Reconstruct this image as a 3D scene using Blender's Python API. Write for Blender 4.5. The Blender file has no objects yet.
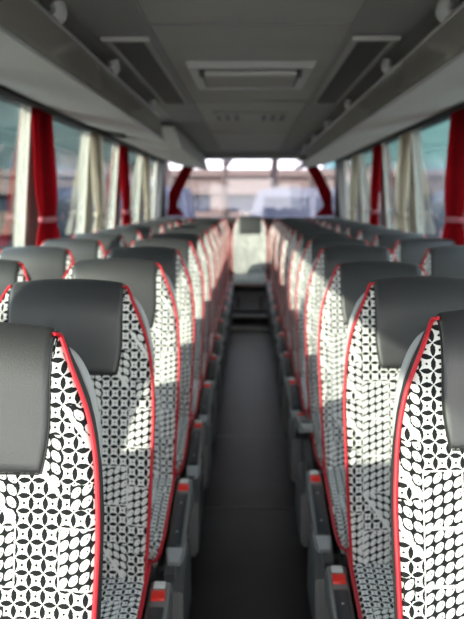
import bpy, bmesh, math, random
from mathutils import Vector, Matrix
S = bpy.context.scene
C = S.collection
R = math.radians
random.seed(4)

# ------------------------------------------------------------------ materials
def newmat(name):
    m = bpy.data.materials.new(name); m.use_nodes = True
    nt = m.node_tree
    return m, nt, nt.nodes['Principled BSDF']
def pm(name, col, rough=.5, metal=0., spec=.5, bump=0., bscale=200., var=0., vscale=8.):
    m, nt, b = newmat(name)
    b.inputs['Base Color'].default_value = (*col, 1)
    b.inputs['Roughness'].default_value = rough
    b.inputs['Metallic'].default_value = metal
    b.inputs['Specular IOR Level'].default_value = spec
    tc = nt.nodes.new('ShaderNodeTexCoord')
    if var > 0:
        n = nt.nodes.new('ShaderNodeTexNoise'); n.inputs['Scale'].default_value = vscale; n.inputs['Detail'].default_value = 5
        nt.links.new(tc.outputs['Object'], n.inputs['Vector'])
        r = nt.nodes.new('ShaderNodeMapRange'); r.inputs['From Min'].default_value = .3; r.inputs['From Max'].default_value = .7
        r.inputs['To Min'].default_value = 1-var; r.inputs['To Max'].default_value = 1+var
        nt.links.new(n.outputs['Fac'], r.inputs['Value'])
        mx = nt.nodes.new('ShaderNodeVectorMath'); mx.operation = 'SCALE'
        mx.inputs[0].default_value = col
        nt.links.new(r.outputs[0], mx.inputs['Scale']); nt.links.new(mx.outputs[0], b.inputs['Base Color'])
    if bump > 0:
        n = nt.nodes.new('ShaderNodeTexNoise'); n.inputs['Scale'].default_value = bscale; n.inputs['Detail'].default_value = 3
        nt.links.new(tc.outputs['Object'], n.inputs['Vector'])
        bp = nt.nodes.new('ShaderNodeBump'); bp.inputs['Strength'].default_value = bump; bp.inputs['Distance'].default_value = .002
        nt.links.new(n.outputs['Fac'], bp.inputs['Height']); nt.links.new(bp.outputs[0], b.inputs['Normal'])
    return m

class NB:                                   # tiny maths-node builder
    def __init__(s, nt): s.nt = nt
    def m(s, op, a, b=None, c=None):
        n = s.nt.nodes.new('ShaderNodeMath'); n.operation = op
        for i, v in enumerate((a, b, c)):
            if v is None: continue
            if isinstance(v, (int, float)): n.inputs[i].default_value = v
            else: s.nt.links.new(v, n.inputs[i])
        return n.outputs[0]
    def noise(s, x, y, off=0.):
        cb = s.nt.nodes.new('ShaderNodeCombineXYZ')
        for i, v in enumerate((x, y)): s.nt.links.new(v, cb.inputs[i])
        cb.inputs[2].default_value = off
        w = s.nt.nodes.new('ShaderNodeTexWhiteNoise'); w.noise_dimensions = '3D'
        s.nt.links.new(cb.outputs[0], w.inputs['Vector'])
        return w.outputs['Value']

def fabric():
    m, nt, b = newmat('patterned_velour')
    N = NB(nt); M = N.m
    uv = nt.nodes.new('ShaderNodeUVMap'); uv.uv_map = 'UVMap'
    sp = nt.nodes.new('ShaderNodeSeparateXYZ'); nt.links.new(uv.outputs[0], sp.inputs[0])
    P = .0228
    # slight woven wobble of the outlines
    nz = nt.nodes.new('ShaderNodeTexNoise'); nz.inputs['Scale'].default_value = 330; nz.inputs['Detail'].default_value = 1
    nt.links.new(uv.outputs[0], nz.inputs['Vector'])
    wob = M('MULTIPLY', M('SUBTRACT', nz.outputs['Fac'], .5), .10)
    u = M('ADD', M('DIVIDE', M('ADD', sp.outputs[0], 1.0), P), wob); v = M('ADD', M('DIVIDE', M('ADD', sp.outputs[1], 1.0), P), wob)
    def petals(u, v, h):
        A = M('ABSOLUTE', M('SUBTRACT', M('FRACT', u), .5)); B = M('ABSOLUTE', M('SUBTRACT', M('FRACT', v), .5))
        def lens(A, B):
            q = M('DIVIDE', A, .45); q = M('MULTIPLY', q, q)
            return M('SUBTRACT', M('MULTIPLY', M('SUBTRACT', 1, q), h), M('SUBTRACT', .5, B))
        d = M('SUBTRACT', .115, M('ADD', A, B))
        return M('GREATER_THAN', M('MAXIMUM', M('MAXIMUM', lens(A, B), lens(B, A)), d), 0.)
    pet = petals(u, v, .19)
    # beans: white leaning ovals with a dark eye on black
    def beans(sign):
        bu = M('MULTIPLY', u, 4/3); bv = M('ADD', M('MULTIPLY', v, 5/4), M('MULTIPLY', bu, -.30*sign))
        a = M('SUBTRACT', M('FRACT', bu), .5); c = M('SUBTRACT', M('FRACT', bv), .5)
        t = .62*sign
        a2 = M('ADD', M('MULTIPLY', a, math.cos(t)), M('MULTIPLY', c, math.sin(t)))
        c2 = M('SUBTRACT', M('MULTIPLY', c, math.cos(t)), M('MULTIPLY', a, math.sin(t)))
        e = M('ADD', M('POWER', M('ABSOLUTE', M('DIVIDE', a2, .50)), 1.8), M('POWER', M('ABSOLUTE', M('DIVIDE', c2, .40)), 1.8))
        out = M('GREATER_THAN', e, 1.)
        dd = M('ADD', M('POWER', M('SUBTRACT', a2, .2), 2.), M('POWER', M('ADD', c2, .1), 2.))
        return M('MAXIMUM', out, M('LESS_THAN', dd, .0045))
    bn, bn2 = beans(1), beans(-1)
    # patchwork
    cu, cv = M('DIVIDE', u, 3.), M('DIVIDE', v, 4.)
    iu, fu = M('FLOOR', cu), M('FRACT', cu)
    cv = M('ADD', cv, M('MULTIPLY', M('FRACT', M('MULTIPLY', iu, .5)), 1.))
    iv, fv = M('FLOOR', cv), M('FRACT', cv)
    r = N.noise(iu, iv, 3.3)
    def mix(f, a, b): return M('ADD', M('MULTIPLY', M('SUBTRACT', 1, f), a), M('MULTIPLY', f, b))
    diag = M('GREATER_THAN', M('ADD', fu, fv), 1.)
    band = M('GREATER_THAN', M('ABSOLUTE', M('SUBTRACT', M('ADD', fu, fv), 1.)), .07)
    dstripe = M('GREATER_THAN', M('FRACT', M('MULTIPLY', M('SUBTRACT', u, v), 1.0)), .45)
    edge = M('MULTIPLY', M('MULTIPLY', M('GREATER_THAN', fu, .035), M('LESS_THAN', fu, .965)), M('MULTIPLY', M('GREATER_THAN', fv, .03), M('LESS_THAN', fv, .97)))
    full = M('MULTIPLY', bn, edge)
    half = M('MULTIPLY', mix(diag, pet, bn2), band)
    # small outlined box of four ovals inside petals
    ibx = M('MULTIPLY', M('LESS_THAN', M('ABSOLUTE', M('SUBTRACT', fu, .5)), .27), M('LESS_THAN', M('ABSOLUTE', M('SUBTRACT', fv, .5)), .2))
    box = mix(ibx, pet, bn)
    k = pet
    k = mix(M('GREATER_THAN', r, .42), k, box)
    k = mix(M('GREATER_THAN', r, .54), k, half)
    k = mix(M('GREATER_THAN', r, .78), k, full)
    mc = nt.nodes.new('ShaderNodeMix'); mc.data_type = 'RGBA'
    mc.inputs['A'].default_value = (.74, .735, .715, 1); mc.inputs['B'].default_value = (.014, .015, .016, 1)
    nt.links.new(k, mc.inputs['Factor']); nt.links.new(mc.outputs['Result'], b.inputs['Base Color'])
    b.inputs['Roughness'].default_value = .9; b.inputs['Specular IOR Level'].default_value = .08
    b.inputs['Sheen Weight'].default_value = .04
    n = nt.nodes.new('ShaderNodeTexNoise'); n.inputs['Scale'].default_value = 900
    nt.links.new(uv.outputs[0], n.inputs['Vector'])
    hh = M('SUBTRACT', M('MULTIPLY', n.outputs['Fac'], .5), M('MULTIPLY', k, .5))
    bp = nt.nodes.new('ShaderNodeBump'); bp.inputs['Strength'].default_value = .35; bp.inputs['Distance'].default_value = .001
    nt.links.new(hh, bp.inputs['Height']); nt.links.new(bp.outputs[0], b.inputs['Normal'])
    return m

def cloth(name, col, trans=.45):
    m, nt, b = newmat(name)
    b.inputs['Base Color'].default_value = (*col, 1); b.inputs['Roughness'].default_value = .9
    b.inputs['Specular IOR Level'].default_value = .1
    t = nt.nodes.new('ShaderNodeBsdfTranslucent'); t.inputs['Color'].default_value = (*col, 1)
    mx = nt.nodes.new('ShaderNodeMixShader'); mx.inputs[0].default_value = trans
    nt.links.new(b.outputs[0], mx.inputs[1]); nt.links.new(t.outputs[0], mx.inputs[2])
    nt.links.new(mx.outputs[0], nt.nodes['Material Output'].inputs['Surface'])
    return m
def glass(name, col, boost=1.6):
    m, nt, b = newmat(name); nt.nodes.remove(b)
    f = nt.nodes.new('ShaderNodeLayerWeight'); f.inputs['Blend'].default_value = .5     # both faces of the pane alike
    N = NB(nt); k0 = N.m('ADD', N.m('MULTIPLY', N.m('POWER', f.outputs['Facing'], 4.), boost), .03)
    t = nt.nodes.new('ShaderNodeBsdfTransparent'); t.inputs[0].default_value = (*col, 1)
    g = nt.nodes.new('ShaderNodeBsdfGlossy'); g.inputs['Roughness'].default_value = .02; g.inputs['Color'].default_value = (.95, .97, 1, 1)
    mx = nt.nodes.new('ShaderNodeMixShader')
    nt.links.new(k0, mx.inputs[0]); nt.links.new(t.outputs[0], mx.inputs[1]); nt.links.new(g.outputs[0], mx.inputs[2])
    nt.links.new(mx.outputs[0], nt.nodes['Material Output'].inputs['Surface'])
    return m

FAB = fabric()
LEA = pm('dark_leather', (.029, .030, .032), .44, spec=.8, bump=.25, bscale=420, var=.12, vscale=5)
GUS = pm('black_gusset', (.018, .018, .019), .75)
RED = pm('red_piping', (.50, .007, .02), .5, bump=.3, bscale=900)
SEAM = pm('seam_thread', (.012, .012, .012), .7)
SHELL = pm('dark_shell', (.05, .052, .055), .5)
HAND = pm('light_grey_plastic', (.36, .37, .38), .38, spec=.4)
GREYP = pm('warm_grey_plastic', (.17, .17, .168), .42, spec=.4)
SIDEP = pm('side_cover_plastic', (.13, .13, .13), .42, spec=.4)
PAD = pm('armrest_rubber', (.022, .026, .033), .42, bump=.2)
BUT = pm('red_button', (.72, .03, .02), .3)
LAB = pm('label_silver', (.62, .62, .6), .4)
STEEL = pm('brushed_steel', (.45, .46, .47), .35, metal=.8)
FRAME = pm('black_steel', (.02, .02, .022), .5)
FLOOR = pm('aisle_vinyl', (.015, .0135, .0135), .45, spec=.25, bump=.2, bscale=60, var=.35, vscale=6)
PLAT = pm('platform_vinyl', (.018, .018, .019), .6)
CEIL = pm('ceiling_fabric', (.46, .445, .42), .9, bump=.3, bscale=500, var=.05, vscale=3)
CEIL2 = pm('ceiling_border', (.34, .335, .325), .9, bump=.3, bscale=500)
HATCH = pm('hatch_plastic', (.62, .62, .60), .5)
RACK = pm('rack_underside', (.72, .70, .655), .8, bump=.3, bscale=400)
LIP = pm('rack_lip_gloss', (.34, .31, .26), .12, spec=1.0)
EDGE = pm('rack_edge_metal', (.42, .42, .40), .3, metal=.5)
DARK = pm('dark_recess', (.02, .02, .02), .8)
GRILL = pm('vent_dark', (.035, .037, .038), .5)
WALL = pm('wall_panel', (.16, .16, .155), .8)
PILL = pm('pillar_cover', (.62, .61, .56), .8)
CRED = cloth('red_curtain', (.44, .010, .020), .35)
CWHT = cloth('cream_curtain', (.80, .75, .66), .5)
GSIDE = glass('tinted_glass', (.55, .59, .59), .9)
GREAR = glass('rear_glass', (.56, .56, .61), .4)
TIE = pm('curtain_tie', (.42, .10, .13), .6)

# ------------------------------------------------------------------ mesh helpers
def link(name, bm, mats, parent=None, smooth=True, recalc=True):
    if recalc: bmesh.ops.recalc_face_normals(bm, faces=bm.faces[:])
    me = bpy.data.meshes.new(name); bm.to_mesh(me); bm.free()
    if not isinstance(mats, (list, tuple)): mats = [mats]
    for m in mats: me.materials.append(m)
    if smooth:
        me.polygons.foreach_set('use_smooth', [True]*len(me.polygons))
        try: me.set_sharp_from_angle(angle=R(40))
        except Exception: pass
    o = bpy.data.objects.new(name, me); C.objects.link(o)
    if parent: o.parent = parent
    return o
def tag(o, label, cat=None, group=None):
    o['label'] = label
    if cat: o['category'] = cat
    if group: o['group'] = group
    return o
def empty(name, loc, label, cat, group=None):
    o = bpy.data.objects.new(name, None); C.objects.link(o); o.location = loc; o.empty_display_size = .1
    return tag(o, label, cat, group)
def struct(name, bm, mat, smooth=False, label=None):
    o = link(name, bm, mat, None, smooth); o['kind'] = 'structure'
    if label: o['label'] = label
    return o
def box(bm, x0, x1, y0, y1, z0, z1, bev=0., seg=2, mi=0):
    r = bmesh.ops.create_cube(bm, size=1)
    vs = r['verts']
    for v in vs:
        v.co = Vector(((x0+x1)/2+v.co.x*(x1-x0), (y0+y1)/2+v.co.y*(y1-y0), (z0+z1)/2+v.co.z*(z1-z0)))
    fs = {f for v in vs for f in v.link_faces}
    for f in fs: f.material_index = mi
    if bev > 0:
        es = {e for v in vs for e in v.link_edges}
        r = bmesh.ops.bevel(bm, geom=list(es), offset=bev, segments=seg, affect='EDGES', profile=.5)
        for f in r['faces']: f.material_index = mi
def boxbm(*a, **k):
    bm = bmesh.new(); box(bm, *a, **k); return bm
def spline(pts, n=6):
    out = []
    P = [Vector(p) for p in pts]
    for i in range(len(P)-1):
        p0 = P[max(i-1, 0)]; p1 = P[i]; p2 = P[i+1]; p3 = P[min(i+2, len(P)-1)]
        for k in range(n):
            t = k/n
            out.append(.5*((2*p1)+(p2-p0)*t+(2*p0-5*p1+4*p2-p3)*t*t+(3*p1-p0-3*p2+p3)*t**3))
    out.append(P[-1]); return out
def tube(bm, pts, r, seg=8, flat=1., ref=Vector((1, 0, 0)), closed=False):
    """swept tube, flat squeezes it along the ref direction"""
    n = len(pts); rings = []
    for i, p in enumerate(pts):
        a = pts[(i-1) % n] if (closed or i > 0) else pts[i]; b = pts[(i+1) % n] if (closed or i < n-1) else pts[i]
        t = (Vector(b)-Vector(a)).normalized()
        u = ref-t*ref.dot(t)
        if u.length < 1e-3: u = Vector((0, 1, 0))-t*t.y
        u.normalize(); w = t.cross(u)
        rr = r[i] if isinstance(r, (list, tuple)) else r
        rings.append([bm.verts.new(Vector(p)+u*math.cos(q)*rr*flat+w*math.sin(q)*rr) for q in [2*math.pi*k/seg for k in range(seg)]])
    for i in range(n if closed else n-1):
        A, B = rings[i], rings[(i+1) % n]
        for k in range(seg): bm.faces.new((A[k], A[(k+1) % seg], B[(k+1) % seg], B[k]))
    if not closed:
        bm.faces.new(rings[0][::-1]); bm.faces.new(rings[-1])
def extrude_poly(bm, pts, axis, a, b, mi=0):
    """pts: 2D outline; axis 'x': (y,z); 'y': (x,z); 'z': (x,y)"""
    def mk(p, q): return {'x': (q, p[0], p[1]), 'y': (p[0], q, p[1]), 'z': (p[0], p[1], q)}[axis]
    A = [bm.verts.new(mk(p, a)) for p in pts]; B = [bm.verts.new(mk(p, b)) for p in pts]
    n = len(pts); fs = [bm.faces.new(A), bm.faces.new(B[::-1])]
    for i in range(n): fs.append(bm.faces.new((A[i], B[i], B[(i+1) % n], A[(i+1) % n])))
    for f in fs: f.material_index = mi

# ------------------------------------------------------------------ seat geometry (local: origin on the platform, y=0 at the top of the backrest)
PZ = .10
WT = [(.48, .200), (.57, .208), (.70, .215), (.85, .221), (.965, .223), (1.055, .215), (1.10, .207), (1.14, .196), (1.175, .182), (1.205, .169), (1.235, .155), (1.25, .144)]
ZT = 1.25; ZC = 1.175
def w_at(z):
    if z <= WT[0][0]: return WT[0][1]
    for (a, p), (b, q) in zip(WT, WT[1:]):
        if z <= b:
            t = (z-a)/(b-a); return p+(q-p)*t
    return WT[-1][1]
def base_y(z): return -.135*max(0, ZT-z)/.68-.012*math.sin(max(0, min(1, (z-.5)/.6))*math.pi)
def thick(z): return .085+.02*max(0, min(1, (ZT-z)/.6))
def yfront(x, z):
    w = w_at(z); s = min(1, abs(x)/w)
    y = base_y(z)
    k = max(0, min(1, (1.12-z)/.25))
    y -= (.022*k+.004)*s**4
    y += .016*max(0, (s-.9)/.1)**2
    if z > ZC:
        u = min(1, (z-ZC)/(ZT-ZC)); T = thick(z); y += (T/2)*(1-math.sqrt(max(0, 1-u*u)))
    return y
def yback(x, z):
    w = w_at(z); s = min(1, abs(x)/w); T = thick(z)
    y = base_y(z)+T-.012*s**4
    if z > ZC:
        u = min(1, (z-ZC)/(ZT-ZC)); y -= (T/2)*(1-math.sqrt(max(0, 1-u*u)))
    return y
def crown(x, z): return .006*(1-min(1, (x/.151)**2))*max(0, (z-1.1)/.15)
LEV = [.50, .55, .60, .66, .72, .78, .84, .90, .95, 1.0, 1.04, 1.08, 1.11, 1.14, 1.16, 1.175, 1.19, 1.205, 1.218, 1.229, 1.238, 1.2445, 1.2485, 1.25]
SS = [-1, -.975, -.95, -.92, -.88, -.8, -.68, -.5, -.25, 0, .25, .5, .68, .8, .88, .92, .95, .975, 1]
def back_bm():
    bm = bmesh.new(); uvl = bm.loops.layers.uv.new('UVMap'); rings = []; uvs = {}
    for z in LEV:
        w = w_at(z); ring = []
        for s in SS:
            v = bm.verts.new((s*w, yfront(s*w, z), z-PZ+crown(s*w, z))); uvs[v] = (s*w, z); ring.append(v)
        for s in SS[::-1]:
            v = bm.verts.new((s*w*.985, yback(s*w, z)-.002, z-PZ+crown(s*w, z))); uvs[v] = (s*w, z+.5); ring.append(v)
        rings.append(ring)
    n = len(rings[0]); nf = len(SS)
    for A, B in zip(rings, rings[1:]):
        for k in range(n):
            f = bm.faces.new((A[k], A[(k+1) % n], B[(k+1) % n], B[k]))
            f.material_index = 0 if k < nf-1 else 1
            for l in f.loops: l[uvl].uv = uvs[l.vert]
    f = bm.faces.new(rings[0][::-1]); f.material_index = 1
    f = bm.faces.new(rings[-1]); f.material_index = 1
    return bm
def leather_bm(zb=1.04, wl=.141):
    bm = bmesh.new()
    zz = [zb, zb+.002, zb+.006, zb+.015]+[z for z in LEV if z > zb+.018]
    xs = [-1, -.99, -.965, -.92, -.8, -.6, -.35, 0, .35, .6, .8, .92, .965, .99, 1]
    cols = []
    for s in xs:
        path = []
        for z in zz:
            wz = min(wl-.013*max(0, min(1, (1.11-z)/.08))**1.5, w_at(z)-.002); x = s*wz
            path.append((x, yfront(x, z), z+crown(x, z)))
        nfr = len(path)
        for z in [z for z in LEV[::-1] if z > 1.12][1:]:
            wz = min(wl, w_at(z)-.002); x = s*wz
            path.append((x, yback(x, z), z+crown(x, z)))
        col = []
        for i, p in enumerate(path):
            a = path[max(0, i-1)]; b = path[min(len(path)-1, i+1)]
            ty, tz = b[1]-a[1], b[2]-a[2]; L = math.hypot(ty, tz) or 1
            ny, nz = -tz/L, ty/L
            e = min(1, (1-abs(s))*wl/.006)**.5 if abs(s) < 1 else 0
            if i < 4: e *= (0, .6, .9, 1)[i]
            if i > len(path)-3: e *= .3
            off = .0005+.0055*e+.006*(1-s*s)*(1 if i > 3 else i/4)
            col.append(bm.verts.new((p[0], p[1]+ny*off, p[2]+nz*off-PZ)))
        cols.append(col)
    for A, B in zip(cols, cols[1:]):
        for i in range(len(A)-1): bm.faces.new((A[i], B[i], B[i+1], A[i+1]))
    return bm
def seam_bm(wl=.142, zb=1.0385):
    bm = bmesh.new()
    for sg in (-1, 1):
        pts = []
        for z in [zb, 1.057, 1.08, 1.11, 1.15, 1.18, 1.205, 1.225, 1.238, 1.246]:
            x = sg*min(wl-.013*max(0, min(1, (1.11-z)/.08))**1.5, w_at(z)-.003)
            pts.append((x, yfront(x, z)-.001, z-PZ+crown(x, z)))
        tube(bm, spline(pts, 3), .0016, 5)
    tube(bm, [(x, yfront(x, zb)-.001, zb-PZ) for x in [-.128, -.09, -.045, 0, .045, .09, .128]], .0016, 5)
    return bm
def piping_bm(sg):
    bm = bmesh.new(); pts = []
    for z in [.50, .56, .62, .70, .78, .86, .94, 1.0, 1.05, 1.09, 1.13, 1.165, 1.195, 1.218, 1.237]:
        w = w_at(z); pts.append((sg*(w+.0015), yfront(w, z)-.003, z-PZ))
    pts.append((sg*.149, yfront(.14, 1.248)-.004, 1.247-PZ)); pts.append((sg*.1415, .020, 1.2505-PZ)); pts.append((sg*.139, .045, 1.250-PZ))
    pp = spline(pts, 4); n = len(pp)
    tube(bm, pp, [.0041 if i < n-9 else .0041-.0029*(i-n+9)/8 for i in range(n)], 8)
    return bm
def shell_bm():
    bm = bmesh.new(); rows = []
    for z in [.46, .5, .6, .7, .8, .9, 1.0, 1.06, 1.11, 1.14]:
        w = w_at(z)*.97; z2 = z
        for outer in (0,):
            rows.append([bm.verts.new((s*w, yback(s*w, z)+(-.012 if abs(s) == 1 else .014+.012*(1-s*s)), z2-PZ)) for s in (-1, -.97, -.85, -.5, 0, .5, .85, .97, 1)])
    for A, B in zip(rows, rows[1:]):
        for i in range(len(A)-1): bm.faces.new((A[i], A[i+1], B[i+1], B[i]))
    t = [bm.verts.new((v.co.x*.97, v.co.y-.014, v.co.z+.02)) for v in rows[-1]]
    for i in range(len(t)-1): bm.faces.new((rows[-1][i], rows[-1][i+1], t[i+1], t[i]))
    r = bmesh.ops.solidify(bm, geom=bm.faces[:], thickness=.004)
    return bm
def handle_bm(sg):
    def e(z, x, y): return (sg*x, y+base_y(z), z-PZ)
    pts = [e(1.226, .120, .05), e(1.220, .143, .062), e(1.20, .166, .074), e(1.16, .185, .080), e(1.11, .197, .082), e(1.06, .204, .080), e(1.01, .203, .072), e(.985, .190, .06)]
    bm = bmesh.new(); pp = spline(pts, 5); n = len(pp)
    tube(bm, pp, [.009+.004*math.sin(math.pi*i/(n-1)) for i in range(n)], 10, .8, Vector((1, 0, 0)))
    return bm
CY0, CY1 = -.085, -.56                    # cushion rear / front
def cz(y): return .575-.17*(CY0-y)
def cushion_bm():
    bm = bmesh.new(); uvl = bm.loops.layers.uv.new('UVMap'); uvs = {}; rings = []
    ys = [0, .04, .12, .25, .45, .65, .8, .88, .93, .965, .985, 1.]
    ss = [-1, -.985, -.95, -.88, -.7, -.4, 0, .4, .7, .88, .95, .985, 1]
    arc = 0
    for t in ys:
        y = CY0+(CY1-CY0)*t
        k = max(0, (t-.88)/.12); drop = .05*(1-math.sqrt(max(0, 1-k*k)))
        w = .208-.012*k*k; ring = []
        for s in ss:
            e = max(0, (abs(s)-.88)/.12)
            z = cz(y)-drop-.012*(1-math.sqrt(max(0, 1-e*e)))-.01*math.cos(s*math.pi/2)
            v = bm.verts.new((s*w, y, z-PZ)); uvs[v] = (s*w, -(CY0-y)-drop-.3); ring.append(v)
        for s in ss[::-1]:
            v = bm.verts.new((s*w*.97, y+.01*k, .455-.08*(CY0-y)+drop*.1-PZ)); uvs[v] = (s*w, -(CY0-y)-.6); ring.append(v)
        rings.append(ring)
    n = len(rings[0]); nf = len(ss)
    for A, B in zip(rings, rings[1:]):
        for k in range(n):
            f = bm.faces.new((A[k], B[k], B[(k+1) % n], A[(k+1) % n])); f.material_index = 0 if k < nf-1 else 1
            for l in f.loops: l[uvl].uv = uvs[l.vert]
    for r, mi in ((rings[0], 1), (rings[-1][::-1], 0)):
        f = bm.faces.new(r); f.material_index = mi
        for l in f.loops: l[uvl].uv = (l.vert.co.x, l.vert.co.z)
    return bm
def cushion_piping_bm():
    bm = bmesh.new(); pts = []
    for t in [0, .1, .3, .5, .7, .85, .95]:
        y = CY0+(CY1-CY0)*t; k = max(0, (t-.88)/.12)
        pts.append((.210-.012*k*k, y, cz(y)-.010-.05*(1-math.sqrt(1-k*k))-PZ))
    y = CY1-.004
    pts += [(.192, y, cz(y)-.045-PZ), (.15, y-.004, cz(y)-.05-PZ)]
    full = pts+[(0, y-.005, cz(y)-.05-PZ)]+[(-p[0], p[1], p[2]) for p in pts[::-1]]
    tube(bm, spline(full, 3), .0052, 7)
    return bm
def frame_bm():
    bm = bmesh.new()
    box(bm, -.19, .19, -.53, -.05, .35-PZ, .41-PZ, .01)
    box(bm, -.17, .17, -.09, -.03, .40-PZ, .50-PZ, .008)
    tube(bm, [Vector((-.2, -.12, .36-PZ)), Vector((.2, -.12, .36-PZ))], .016)
    tube(bm, [Vector((-.2, -.42, .36-PZ)), Vector((.2, -.42, .36-PZ))], .016)
    return bm
def leg_bm(sx):
    bm = bmesh.new()
    extrude_poly(bm, [(-.44, .36-PZ), (-.10, .36-PZ), (-.16, .30-PZ), (-.17, .012), (-.08, .012), (-.08, 0), (-.42, 0), (-.42, .012), (-.30, .012), (-.33, .28-PZ)], 'x', sx-.012, sx+.012)
    return bm
def armrest_bm():
    # long rounded arm, seen from above: rear hub, straight run, rounded bright nose
    bm = bmesh.new()
    pts = [(-.13, .555), (-.15, .562), (-.30, .562), (-.50, .560), (-.545, .555), (-.565, .545), (-.560, .532), (-.52, .525), (-.34, .515), (-.22, .497), (-.14, .455), (-.10, .46), (-.095, .52)]
    extrude_poly(bm, [(p[0], p[1]-PZ) for p in pts], 'x', -.026, .026)
    bmesh.ops.recalc_face_normals(bm, faces=bm.faces[:])
    bmesh.ops.bevel(bm, geom=[e for e in bm.edges if abs(e.verts[0].co.x-e.verts[1].co.x) < 1e-5], offset=.008, segments=3, affect='EDGES', profile=.5)
    return bm
def build_seat(kind, side, name='coach_seat'):
    """side = +1: the aisle lies towards -x (right-hand block), -1: mirrored"""
    root = empty(name, (0, 0, 0), 'x', 'seat')
    link('backrest', back_bm(), [FAB, GUS], root)
    hd = link('headrest', leather_bm(), LEA, root); tag(hd, 'dark leather headrest panel')
    link('seam', seam_bm(), SEAM, hd)
    for sg in (-1, 1): tag(link('piping', piping_bm(sg), RED, root), 'red edge piping')
    link('back_shell', shell_bm(), SHELL, root)
    cu = link('seat', cushion_bm(), [FAB, GUS], root)
    link('piping', cushion_piping_bm(), RED, cu)
    link('seat_frame', frame_bm(), FRAME, root)
    for sx in (-.14, .14): link('leg', leg_bm(sx), FRAME, root, False)
    if kind == 'aisle':
        a = -side                                    # direction of the aisle in x
        tag(link('grab_handle', handle_bm(a), HAND, root), 'light grey grab handle')
        ax = a*.244
        def shift(bm):
            for v in bm.verts:
                v.co.x *= 1-.38*max(0, (-.48-v.co.y)/.085)**2; v.co.x += ax; v.co.z -= .012+.20*max(0, -.13-v.co.y)
            return bm
        arm = link('armrest', shift(armrest_bm()), GREYP, root)
        bm = boxbm(-.018, .018, -.515, -.235, .553-PZ, .5655-PZ, .004)
        pad = link('armrest_pad', shift(bm), PAD, arm)
        tag(link('buckle_button', shift(boxbm(-.0165, .0165, -.212, -.178, .556-PZ, .569-PZ, .003)), BUT, arm), 'red release button')
        tag(link('label_plate', shift(boxbm(-.015, .013, -.166, -.142, .555-PZ, .5655-PZ, .001)), LAB, arm), 'pale label')
        for q in (-.29, -.45):
            bm = bmesh.new(); r = bmesh.ops.create_uvsphere(bm, u_segments=8, v_segments=5, radius=.004)
            for v in r['verts']: v.co += Vector((0, q, .564-PZ))
            link('screw', shift(bm), STEEL, pad)
        bm = bmesh.new()
        extrude_poly(bm, [(-.525, .5615-PZ), (-.547, .556-PZ), (-.5675, .545-PZ), (-.562, .530-PZ), (-.51, .522-PZ), (-.38, .514-PZ), (-.49, .540-PZ)], 'x', -.0268, .0268)
        tag(link('armrest_tip', shift(bm), HAND, arm, False), 'pale grey armrest nose')
        # hinge bracket and curved side cover down to the platform
        bm = bmesh.new()
        extrude_poly(bm, [(-.07, .47-PZ), (-.06, .40-PZ), (-.10, .30-PZ), (-.42, .30-PZ), (-.46, .36-PZ), (-.38, .415-PZ), (-.2, .45-PZ)], 'x', a*.205, a*.235)
        link('armrest_bracket', bm, SIDEP, root, False)
        bm = bmesh.new()
        prof = [(-.10, .06-PZ+.05), (-.13, .30-PZ), (-.16, .345-PZ), (-.20, .36-PZ), (-.40, .35-PZ), (-.47, .31-PZ), (-.52, .15-PZ), (-.52, .01)]
        extrude_poly(bm, [(p[0], max(.004, p[1])) for p in prof], 'x', a*.212, a*.262)
        bmesh.ops.recalc_face_normals(bm, faces=bm.faces[:])
        bmesh.ops.bevel(bm, geom=[e for e in bm.edges if abs(e.verts[0].co.x-e.verts[1].co.x) < 1e-5], offset=.009, segments=2, affect='EDGES')
        link('side_cover', bm, SIDEP, root)
    return root
def copy_tree(o, parent=None):
    c = o.copy(); C.objects.link(c)
    if parent: c.parent = parent
    for ch in list(o.children): copy_tree(ch, c)
    return c

AX, WX = .458, .927
PZ0 = .085
ROWS = [1.365+.782*i for i in range(12)]
ORD = ['first', 'second', 'third', 'fourth', 'fifth', 'sixth', 'seventh', 'eighth', 'ninth', 'tenth', 'eleventh', 'twelfth']
protos = {}
for nm, kind, side in (('aisle-left', 'aisle', -1), ('aisle-right', 'aisle', 1), ('window', 'window', 1)):
    protos[nm] = build_seat(kind, side)
used = set()
def put(pk, loc, label, group):
    p = protos[pk]
    o = p if pk not in used else copy_tree(p)
    used.add(pk); o.location = loc; tag(o, label, 'seat', group); return o
raised = None
for i, y in enumerate(ROWS):
    for side, sn in ((-1, 'left'), (1, 'right')):
        near = ' nearest the viewer' if i == 0 else ''
        o = put('aisle-'+sn, (side*(AX if side < 0 else .465), y+(.0 if side < 0 else .10), PZ0+(.014 if side > 0 and i == 0 else 0)), f'patterned coach seat right beside the aisle, {sn} block, {ORD[i]} row from the front', f'aisle seats on the {sn} side')
        if i == 3 and side > 0: raised = o
        if i == 2 and side > 0: leaned = o
        if True:
            put('window', (side*(WX if side < 0 else .929), y+(.0 if side < 0 else .10), PZ0), f'patterned coach seat by the {sn} windows, {ORD[i]} row from the front', f'window seats on the {sn} side')
# third right-hand seat is reclined a little further
for ch in leaned.children:
    if ch.name.split('.')[0] in ('backrest', 'headrest', 'piping', 'back_shell', 'grab_handle'):
        piv = Vector((0, -.10, .50-PZ))
        ch.matrix_basis = Matrix.Translation(piv) @ Matrix.Rotation(R(-6.5), 4, 'X') @ Matrix.Translation(-piv)
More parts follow.
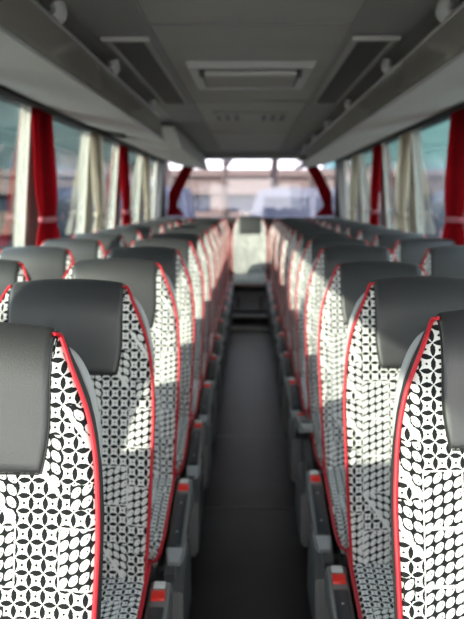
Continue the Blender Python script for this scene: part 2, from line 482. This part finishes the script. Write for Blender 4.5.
# fourth right-hand seat has its armrest tipped up a little
for ch in raised.children:
    if ch.name.startswith('armrest') and not ch.name.startswith('armrest_bracket'):
        piv = Vector((0, -.13, .50-PZ))
        ch.matrix_basis = Matrix.Translation(piv) @ Matrix.Rotation(R(-20), 4, 'X') @ Matrix.Translation(-piv)
RY, RZ = 11.08, .085
for k, x in enumerate((-.922, -.461, 0, .461, .922)):
    put('window', (x, RY, RZ-.02 if x else RZ), ['patterned coach seat at the left end of the rear bench row', 'patterned rear row coach seat just left of the middle one', 'patterned coach seat facing straight down the aisle, middle of the rear row', 'patterned rear row coach seat just right of the middle one', 'patterned coach seat at the right end of the rear bench row'][k], 'seats in the rear row')

# ------------------------------------------------------------------ shell of the coach
Y0, Y1 = -2.2, 11.75
TX, BX, WZ0, WZ1 = 1.15, 1.22, 1.06, 1.95          # window band: leans inwards
struct('floor', boxbm(-.32, .32, Y0, 9.62, -.08, 0), FLOOR)
bm = bmesh.new()
for s in (-1, 1): box(bm, min(s*.27, s*1.24), max(s*.27, s*1.24), Y0, Y1, -.06, PZ0)
struct('trim_1', bm, PLAT, label='dark raised platforms carrying the seats')
# floor joints and the aisle hatch
bm = bmesh.new()
for y in (3.98, 5.25, 8.7): box(bm, -.265, .265, y, y+.008, -.001, .0015)
struct('trim_2', bm, SIDEP)
# steps up to the rear row
bm = bmesh.new(); box(bm, -.265, .265, 9.62, 10.0, -.08, .03); box(bm, -.265, .265, 10.0, 10.52, -.08, .125)
struct('trim_3', bm, FLOOR, label='dark steps at the end of the aisle')
bm = bmesh.new(); box(bm, -.232, .232, 9.60, 9.66, .004, .036, .003); box(bm, -.232, .232, 9.98, 10.04, .098, .131, .003)
struct('trim_4', bm, HATCH, label='silver step nosings')
struct('ceiling', boxbm(-1.3, 1.3, Y0, Y1, 2.075, 2.16), CEIL)
bm = bmesh.new()
for s in (-1, 1): box(bm, min(s*.36, s*.60), max(s*.36, s*.60), Y0, 11.0, 2.066, 2.074, .003)
struct('trim_5', bm, CEIL2, label='darker borders along the ceiling')
bm = bmesh.new()
for y in (.9, 3.2, 5.65, 8.2): box(bm, -.36, .36, y, y+.012, 2.068, 2.0745)
struct('trim_6', bm, CEIL2)
for s, nm in ((-1, 'left'), (1, 'right')):
    bm = bmesh.new()
    def X(a): return s*a
    extrude_poly(bm, [(X(BX), -.06), (X(BX), WZ0), (X(BX+.08), WZ0), (X(BX+.08), -.06)], 'y', Y0, Y1)
    extrude_poly(bm, [(X(TX), WZ1), (X(TX-.03), 2.075), (X(TX+.16), 2.16), (X(TX+.1), WZ1)], 'y', Y0, Y1)
    struct('wall_'+nm, bm, WALL)
    bm = bmesh.new()
    box(bm, min(X(BX-.05), X(BX+.01)), max(X(BX-.05), X(BX+.01)), Y0, Y1, WZ0-.02, WZ0+.012, .004)
    struct('baseboard_'+nm, bm, SHELL, label='dark ledge under the windows')
PY = [-1.75, -.15, 1.45, 3.1, 4.77, 6.45, 7.85, 9.5, 11.3]
tn = 7; wn = 1
def wallx(z): return BX+(TX-BX)*(z-WZ0)/(WZ1-WZ0)
for s, nm in ((-1, 'left'), (1, 'right')):
    for y in PY:
        hw = .15 if y < 9 else (.16 if y < 11 else .45)
        bm = bmesh.new()
        extrude_poly(bm, [(s*(wallx(WZ0)-.006), WZ0), (s*(wallx(WZ1)-.006), WZ1), (s*(wallx(WZ1)+.05), WZ1), (s*(wallx(WZ0)+.05), WZ0)], 'y', y-hw, y+hw)
        struct(f'trim_{tn}', bm, PILL); tn += 1
    for a, b in zip(PY, PY[1:]):
        ha = .15 if a < 9 else .16; hb = .15 if b < 9 else (.16 if b < 11 else .45)
        bm = bmesh.new()
        extrude_poly(bm, [(s*(wallx(WZ0)+.004), WZ0-.01), (s*(wallx(WZ1)+.004), WZ1+.01), (s*(wallx(WZ1)+.010), WZ1+.01), (s*(wallx(WZ0)+.010), WZ0-.01)], 'y', a+ha, b-hb)
        struct(f'window_{wn}', bm, GSIDE, label='tinted side window pane'); wn += 1
# rear wall with its wide window
bm = bmesh.new()
box(bm, -1.3, 1.3, Y1-.05, Y1+.05, -.06, 1.22); box(bm, -1.3, 1.3, Y1-.05, Y1+.05, 1.985, 2.16)
for s in (-1, 1): box(bm, min(s*1.13, s*1.3), max(s*1.13, s*1.3), Y1-.05, Y1+.05, 1.22, 1.985)
struct('wall_rear', bm, SHELL)
struct('trim_50', boxbm(-1.2, 1.2, 11.32, Y1-.05, 1.14, 1.222, .01), DARK, label='dark parcel shelf behind the rear row')
struct('trim_51', boxbm(-1.12, 1.12, 11.55, Y1-.05, 1.99, 2.075, .01), CEIL2, label='dark header above the rear window')
struct(f'window_{wn}', boxbm(-1.14, 1.14, Y1-.005, Y1, 1.21, 1.99), GREAR, label='wide rear window pane')
# windscreen wall behind the viewer
bm = bmesh.new(); box(bm, -1.3, 1.3, Y0-.05, Y0, -.06, .65); box(bm, -1.3, 1.3, Y0-.05, Y0, 2.08, 2.16)
struct('wall_front', bm, WALL)
# curtain rails
for s in (-1, 1):
    bm = bmesh.new(); box(bm, min(s*1.08, s*1.13), max(s*1.08, s*1.13), Y0, 11.3, 1.925, 1.952, .004)
    struct(f'trim_{52 if s<0 else 53}', bm, DARK, label='dark curtain rail above the windows')

# ------------------------------------------------------------------ luggage racks
def rack(s, y0, y1, label, module=False):
    root = empty('luggage_rack', (s*.85, y0, 1.9), label, 'luggage rack', 'overhead luggage racks')
    def P(x, z): return (s*x-s*.85, z-1.9)
    L = y1-y0
    bm = bmesh.new()
    extrude_poly(bm, [P(.575, 1.838), P(.72, 1.862), P(.95, 1.905), P(1.115, 1.955), P(1.115, 1.975), P(.95, 1.925), P(.72, 1.882), P(.575, 1.858)], 'y', 0, L)
    link('underside', bm, RACK, root)
    bm = bmesh.new()
    if not module:
        extrude_poly(bm, [P(.570, 1.842), P(.578, 1.87), P(.598, 1.99), P(.610, 1.99), P(.590, 1.865), P(.582, 1.84)], 'y', 0, L)
        tag(link('front_lip', bm, LIP, root, False), 'glossy brown-grey rack lip')
    else:
        extrude_poly(bm, [P(.545, 1.842), P(.60, 2.03), P(.99, 2.03), P(.99, 1.94), P(.72, 1.88), P(.56, 1.832)], 'y', 0, L)
        link('front_lip', bm, RACK, root, False)
    bm = bmesh.new()
    tube(bm, [Vector((P(.604, 0)[0], 0, 1.997-1.9)), Vector((P(.604, 0)[0], L, 1.997-1.9))], .011, 10)
    tube(bm, [Vector((P(.572, 0)[0], 0, 1.840-1.9)), Vector((P(.572, 0)[0], L, 1.840-1.9))], .006, 8)
    tag(link('edge_rail', bm, EDGE, root), 'pale metal edging')
    if not module:
        link('back_panel', boxbm(min(s*.75, s*.77)-s*.85, max(s*.75, s*.77)-s*.85, .01, L-.01, -.01, .172), DARK, root, False)
        for y in [1.7, 2.80, 3.93, 5.45, 6.9, 8.3, 9.7]:
            if y0 < y < y1-.1:
                bm = bmesh.new()
                pts = spline([(P(.614, 0)[0], y-y0, .108), (P(.600, 0)[0], y-y0, .120), (P(.597, 0)[0], y-y0, .136), (P(.603, 0)[0], y-y0, .152)], 5)
                tube(bm, pts, .024, 12, 1.9, Vector((0, 1, 0)))
                tag(link('bracket', bm, HATCH, root), 'pale rounded hanger bracket')
    return root
rack(-1, Y0+.05, 5.85, 'left overhead luggage rack, long near section with glossy brown lip')
rack(-1, 7.0, 11.5, 'left overhead rack, plain grey far section near the rear window', True)
rack(1, Y0+.05, 11.5, 'right overhead luggage rack running the whole length of the coach')

# ------------------------------------------------------------------ ceiling fittings
def vent(s):
    root = empty('ceiling_vent', (s*.475, 4.55, 2.066), f'dark ribbed air vent panel in the ceiling, {"left" if s<0 else "right"} of the roof hatch', 'air vent', 'ribbed ceiling vents')
    a, b, h0, h1 = -.062, .062, -1.12, 1.1
    bm = bmesh.new()
    box(bm, a-.025, b+.025, h0-.03, h0, -.014, 0, .004); box(bm, a-.025, b+.025, h1, h1+.03, -.014, 0, .004)
    for e in (a-.025, b): box(bm, e, e+.025, h0-.001, h1+.001, -.014, 0, .004)
    link('frame', bm, CEIL if s < 0 else CEIL, root)
    link('backing', boxbm(a, b, h0, h1, -.004, 0), DARK, root, False)
    bm = bmesh.new()
    n = 11
    for k in range(n):
        x = a+(b-a)*(k+.5)/n; box(bm, x-.0035, x+.0035, h0, h1, -.012, -.003)
    link('grille', bm, GRILL, root, False)
    bm = boxbm(a-.03, b+.03, h0-.045, h0-.012, -.02, -.002, .005)
    tag(link('end_bar', bm, HATCH, root), 'paler front end bar')
vent(-1); vent(1)
root = empty('roof_hatch', (0, 4.05, 2.074), 'pale grey emergency roof hatch in the middle of the ceiling', 'roof hatch')
bm = bmesh.new()
# ring-shaped frame with a sloping front lip
def ringframe(bm, x, y0, y1, t, z0, z1, slope):
    o1 = [(-x, y0), (x, y0), (x*.97, y1), (-x*.97, y1)]
    i1 = [(-x+t, y0+t), (x-t, y0+t), (x*.97-t, y1-t), (-x*.97+t, y1-t)]
    top = [bm.verts.new((p[0], p[1], z1)) for p in o1]; out = [bm.verts.new((p[0]*(1-slope), p[1]+(slope*.25 if p[1] < (y0+y1)/2 else -slope*.25), z0)) for p in o1]
    inn = [bm.verts.new((p[0], p[1], z0)) for p in i1]; it = [bm.verts.new((p[0], p[1], z1)) for p in i1]
    for A, B in ((top, out), (out, inn), (inn, it)):
        for k in range(4): bm.faces.new((A[k], A[(k+1) % 4], B[(k+1) % 4], B[k]))
ringframe(bm, .298, 0, .80, .055, -.030, 0, .04)
link('frame', bm, HATCH, root, False)
bm = bmesh.new(); box(bm, -.225, .225, .10, .73, -.026, -.004, .01)
link('hatch_cover', bm, CEIL, root)
bm = bmesh.new(); box(bm, -.215, .215, .085, .14, -.052, -.028, .01)
tag(link('handle', bm, HATCH, root), 'pale grab bar')
for s in (-1, 1): link('handle_bracket', boxbm(s*.226-.012, s*.226+.012, .075, .155, -.056, -.012, .006), SHELL, root)
root = empty('ceiling_grille', (0, 6.75, 2.074), 'small slotted grille in the ceiling behind the roof hatch', 'air vent')
link('plate', boxbm(-.27, .27, -.40, .40, -.008, 0, .003), CEIL, root)
for k in range(8):
    if k in (3, 4): continue
    x = -.238+k*.068
    link('slot', boxbm(x-.017, x+.017, -.20, .20, -.011, -.006, .002), GRILL, root, False)

# ------------------------------------------------------------------ curtains
def curtain_bm(L, w_top, w_mid, w_tie, w_bot, zt, ztie, zb, folds, amp, bulge):
    bm = bmesh.new(); rows = []; nz = 26; nu = 48
    for j in range(nz+1):
        z = zt+(zb-zt)*j/nz
        if z > ztie:
            t = (zt-z)/(zt-ztie); w = w_top*(1-t)+w_mid*t
            w = w+(w_tie-w)*max(0, (t-.55)/.45)**2.2
            off = bulge*math.sin(min(1, t)*math.pi*.5)
        else:
            t = (ztie-z)/(ztie-zb); w = w_tie+(w_bot-w_tie)*math.sin(t*math.pi/2); off = bulge*(1-.3*t)
        row = []
        am = amp*(.35+.65*min(1, w/w_mid))
        for i in range(nu+1):
            u = i/nu
            ph = u*folds*2*math.pi
            row.append(bm.verts.new((off+am*math.sin(ph+.4*math.sin(3*u+z*2)), (u-.5)*w+.006*math.sin(ph*2), z)))
        rows.append(row)
    for A, B in zip(rows, rows[1:]):
        for i in range(nu): bm.faces.new((A[i], A[i+1], B[i+1], B[i]))
    bmesh.ops.solidify(bm, geom=bm.faces[:], thickness=.003)
    return bm
cur = []
ctxt = {(-1, 4.77): 'nearest red curtain at the left windows, tied back', (-1, 6.45): 'nearer cream curtain at the left windows, tied back', (-1, 7.85): 'second red curtain along the left windows, tied back', (-1, 9.5): 'farther cream curtain at the left windows',
        (1, 4.77): 'nearest red curtain at the right windows, tied back', (1, 6.45): 'nearer cream curtain at the right windows, tied back', (1, 7.85): 'second red curtain along the right windows', (1, 9.5): 'farther cream curtain at the right windows'}
for s in (-1, 1):
    for k, y in enumerate(PY[4:8]):
        col = CRED if k % 2 == 0 else CWHT
        yy = y+.03
        root = empty('curtain', (s*1.128, yy, 1.075), ctxt[(s, y)], 'curtain', ('red' if k % 2 == 0 else 'cream')+' side curtains')
        bm = curtain_bm(.9, .38, .48, .30, .50, .86, .27, .115, 7, .016, 0)
        for v in bm.verts: v.co.x *= s; v.co.x -= s*.018*min(1, (.86-v.co.z)/.5)
        link('cloth', bm, col, root)
        bm = bmesh.new()
        pts = [Vector((-s*.018+.030*math.cos(q), .158*math.sin(q), .27)) for q in [2*math.pi*i/20 for i in range(20)]]
        tube(bm, pts, .009, 6, 1.8, Vector((0, 0, 1)), closed=True)
        tag(link('tieback', bm, TIE if k % 2 == 0 else CWHT, root), 'band holding the curtain')
for s, nm in ((-1, 'left'), (1, 'right')):
    root = empty('curtain', (s*1.0, 11.6, 1.24), f'red curtain drawn aside at the {nm} edge of the rear window', 'curtain', 'rear window curtains')
    bm = bmesh.new(); rows = []
    for j in range(25):
        t = j/24; z = .75*(1-t)
        xin = .60+.42*t**.62 if t < .82 else .60+.42*.82**.62-.12*(t-.82)/.18
        xo = .84+.24*min(1, t/.6) if t < .82 else 1.08+.03*(t-.82)/.18
        rows.append([bm.verts.new((s*(xin+(xo-xin)*i/30-1.0), .018*math.sin(i/30*5*2*math.pi), z)) for i in range(31)])
    for A, B in zip(rows, rows[1:]):
        for i in range(30): bm.faces.new((A[i], A[i+1], B[i+1], B[i]))
    bmesh.ops.solidify(bm, geom=bm.faces[:], thickness=.003)
    link('cloth', bm, CRED, root)
    bm = boxbm(s*.0-.0, s*.0+.001, 0, .001, 0, .001); bm.clear()
    tube(bm, [Vector((s*(.99-1.0)+.0, -.03, .135)), Vector((s*(1.03-1.0), -.035, .125)), Vector((s*.07, -.02, .12))], .012, 6)
    tag(link('tieback', bm, CRED, root), 'red band')

# small pale latch on the parcel shelf
root = empty('shelf_latch', (-.035, 11.36, 1.222), 'small pale round latch on the shelf behind the middle rear seat', 'latch')
bm = bmesh.new(); r = bmesh.ops.create_cone(bm, segments=20, radius1=.035, radius2=.03, depth=.012, cap_ends=True)
for v in bm.verts: v.co.z += .006
link('base', bm, SHELL, root)
bm = bmesh.new(); r = bmesh.ops.create_uvsphere(bm, u_segments=16, v_segments=10, radius=.024)
for v in bm.verts: v.co.z = v.co.z*.9+.03
tag(link('knob', bm, HAND, root), 'pale knob')

# ------------------------------------------------------------------ outside the coach
GZ = -1.25
ASPH = pm('asphalt', (.05, .05, .055), .9, var=.15, vscale=.6)
CONC = pm('pinkish_render', (.17, .128, .108), .85, var=.06, vscale=1.5)
CON2 = pm('beige_concrete', (.19, .16, .11), .85, var=.06, vscale=1.5)
WIN = pm('dark_glazing', (.04, .05, .075), .2)
BARK = pm('bark', (.09, .065, .055), .9, var=.2, vscale=6)
EVER = pm('evergreen', (.014, .022, .016), .9, var=.4, vscale=4)
CARB = pm('blue_grey_paint', (.07, .085, .13), .35)
CARW = pm('white_paint', (.13, .14, .17), .35)
TYRE = pm('tyre', (.02, .02, .02), .8)
o = struct('ground', boxbm(-60, 60, -30, 90, GZ-.2, GZ), ASPH)
def building(name, loc, W, D, H, floors, bays, mw, label, rz=0):
    root = empty(name, loc, label, 'building')
    root.rotation_euler.z = rz
    link('wall', boxbm(-W/2, W/2, .25, D, 0, H), mw if H > 10 else WIN, root, False)
    fh = H/floors
    bm = bmesh.new()
    for k in range(floors+1):
        box(bm, -W/2-.1, W/2+.1, -.1, .6, max(0, k*fh-.55), min(H+.3, k*fh+.45))
    link('floor_band', bm, mw, root, False)
    for k in range(bays+1):
        x = -W/2+W*k/bays; link('pier', boxbm(x-.25, x+.25, 0, .5, 0, H), mw, root, False)
    link('roof', boxbm(-W/2-.3, W/2+.3, -.3, D, H+.2, H+.5), mw, root, False)
building('office_building', (0, 38, GZ), 26, 8, 3.5, 2, 9, CONC, 'long low pinkish building seen through the rear window')
building('parking_deck', (36, 44, GZ), 34, 8, 4.6, 2, 10, CON2, 'long beige banded building seen through the right windows')
TEAL = pm('teal_sky_cover', (.09, .21, .22), .6, var=.1, vscale=.3); TEA2 = pm('dark_teal_sky_cover', (.035, .075, .082), .6, var=.1, vscale=.3)  # colours of the added sky covers, imitating sky through tinted glass
building('sky_cover_block', (34, 64, GZ), 56, 10, 15, 3, 5, TEAL, 'added teal block standing in for tinted sky beyond the right windows')  # added to hide the bright sky; its teal stands for tinted sky
building('sky_cover_block', (-34.5, 60, GZ), 56, 10, 15, 3, 5, TEA2, 'added dark teal block covering the bright sky beyond the left windows')  # darker one, likewise added to hide bright sky on the left
def car(loc, paint, label, L=4.6, H=1.9, group=None):
    root = empty('van', loc, label, 'van', group)
    bm = bmesh.new()
    extrude_poly(bm, [(-L/2, .35), (-L/2, 1.0), (-L/2+.5, 1.15), (-L/2+1.0, H-.05), (-L/2+1.3, H), (L/2-.25, H), (L/2, 1.1), (L/2, .35)], 'y', -.85, .85)
    bmesh.ops.recalc_face_normals(bm, faces=bm.faces[:]); bmesh.ops.bevel(bm, geom=bm.edges[:], offset=.06, segments=2, affect='EDGES')
    link('body', bm, paint, root)
    for a, b in ((-L/2+1.15, -.1), (.05, 1.0), (1.1, L/2-.35)):
        link('window', boxbm(a, b, -.865, .865, 1.1, H-.22, .02), WIN, root, False)
    for x in (-L/2+.85, L/2-.8):
        for y in (-.75, .75):
            bm = bmesh.new(); bmesh.ops.create_cone(bm, segments=20, radius1=.34, radius2=.34, depth=.2, cap_ends=True)
            bmesh.ops.rotate(bm, verts=bm.verts[:], matrix=Matrix.Rotation(R(90), 3, 'X'))
            for v in bm.verts: v.co += Vector((x, y, .34))
            link('wheel', bm, TYRE, root)
for i, (x, y, p, l) in enumerate([(-3.6, 21, CARB, 'blue grey van parked behind the coach, left'), (1.6, 23, CARW, 'pale van parked behind the coach, middle'), (6.6, 24, CARB, 'blue grey van parked behind the coach, right')]):
    car((x, y, GZ), p, l, 4.8, 3.0, 'vans parked behind the coach')
def bare_tree(loc, h, label, seed):
    rnd = random.Random(seed); root = empty('bare_tree', loc, label, 'tree', 'bare trees behind the coach')
    bm = bmesh.new()
    def br(p, d, L, r, n):
        q = p+d*L; tube(bm, [p, (p+q)/2+Vector((rnd.uniform(-.06, .06)*L, rnd.uniform(-.06, .06)*L, 0)), q], [r, r*.85, r*.65], 6)
        if n:
            for k in range(3):
                dd = (d+Vector((rnd.uniform(-.8, .8), rnd.uniform(-.8, .8), rnd.uniform(-.1, .6)))).normalized()
                br(q, dd, L*.68, r*.6, n-1)
    tube(bm, [Vector((0, 0, 0)), Vector((.03, 0, h*.35))], [.2, .14], 8)
    br(Vector((.03, 0, h*.33)), Vector((0, 0, 1)), h*.22, .13, 4)
    link('trunk', bm, BARK, root)
for i, (x, y, h) in enumerate([(-2.6, 27, 7), (.75, 26, 8), (2.3, 34, 7), (3.9, 28, 7.5), (-.9, 31, 7)]):
    bare_tree((x, y, GZ), h, ['bare tree behind the coach, leftmost', 'bare tree in the middle of the rear window view', 'bare tree just right of the middle one', 'bare tree behind the coach, rightmost', 'bare tree close to the pinkish building'][i], i)
def ever(loc, r, h, label, grp, seed):
    rnd = random.Random(seed); root = empty('evergreen_tree', loc, label, 'tree', grp)
    bm = bmesh.new(); tube(bm, [Vector((0, 0, 0)), Vector((0, 0, h*.6))], [.2, .1], 8); link('trunk', bm, BARK, root)
    bm = bmesh.new()
    for k in range(60):
        t = k/60; z = h*(.12+.86*t); rr = r*(1-t)**.7
        a = rnd.uniform(0, 6.28); q = rr*rnd.uniform(.3, .9)
        m = Matrix.Translation((math.cos(a)*q, math.sin(a)*q, z)) @ Matrix.Rotation(rnd.uniform(0, 3), 4, 'Z') @ Matrix.Diagonal((1, 1, .7, 1))
        g = bmesh.ops.create_icosphere(bm, subdivisions=2, radius=.35*r*(1-t*.6), matrix=m)
        for v in g['verts']: v.co += Vector([rnd.uniform(-.09, .09)*r for _ in range(3)])
    link('foliage', bm, EVER, root, False)
for i, (x, y) in enumerate([(-8.0, 19), (-10.5, 25), (-13.5, 31), (-7.0, 13), (-16.5, 38), (-20, 45), (-17.5, 28), (-14.0, 19)]):
    ever((x, y, GZ), 2.3, 8.5, 'dark evergreen tree outside the left windows', 'evergreens outside the left windows', i)
for i, (x, y) in enumerate([(10.5, 30), (15.5, 34), (20, 39), (9.8, 20), (14.2, 26)]):
    ever((x, y, GZ), 1.6, 2.9 if i else 3.1, 'low dark evergreen outside the right windows', 'evergreens outside the right windows', 20+i)

# ------------------------------------------------------------------ light, sky, camera
w = bpy.data.worlds.new('World'); S.world = w; w.use_nodes = True
nt = w.node_tree; bg = nt.nodes['Background']
# plain hazy winter sky: paler towards the horizon
tc = nt.nodes.new('ShaderNodeTexCoord'); sx = nt.nodes.new('ShaderNodeSeparateXYZ'); nt.links.new(tc.outputs['Generated'], sx.inputs[0])
cr = nt.nodes.new('ShaderNodeValToRGB'); nt.links.new(sx.outputs[2], cr.inputs[0])
cr.color_ramp.elements[0].position = 0; cr.color_ramp.elements[0].color = (1, .96, .90, 1)
cr.color_ramp.elements[1].position = .6; cr.color_ramp.elements[1].color = (.80, .88, 1, 1)
nt.links.new(cr.outputs[0], bg.inputs['Color']); bg.inputs['Strength'].default_value = 2.6
L = bpy.data.lights.new('sun', 'SUN'); L.energy = 6.3; L.angle = R(.7); L.color = (1, .89, .72)
so = bpy.data.objects.new('sun', L); C.objects.link(so)
d = Vector((1.18, 1., -.63)).normalized()
so.rotation_euler = d.to_track_quat('-Z', 'Y').to_euler(); so.location = (-6, -5, 6)

cd = bpy.data.cameras.new('camera'); cam = bpy.data.objects.new('camera', cd); C.objects.link(cam); S.camera = cam
cd.sensor_fit = 'VERTICAL'; cd.sensor_height = 36; cd.sensor_width = 24; cd.lens = 872/619*36
cam.location = (0, 0, 1.45)
cam.rotation_euler = (R(90-7.16), 0, R(1.18))
cd.clip_start = .05; cd.clip_end = 300
cd.dof.use_dof = True; cd.dof.focus_distance = 1.36; cd.dof.aperture_fstop = 5.6

S.view_settings.view_transform = 'Standard'; S.view_settings.look = 'None'; S.view_settings.gamma = 1; S.view_settings.use_curve_mapping = False
S.view_settings.exposure = 2.0
S.cycles.use_denoising = True
S.cycles.max_bounces = 10; S.cycles.diffuse_bounces = 6; S.cycles.transparent_max_bounces = 16; S.cycles.glossy_bounces = 4
S.cycles.sample_clamp_indirect = 6
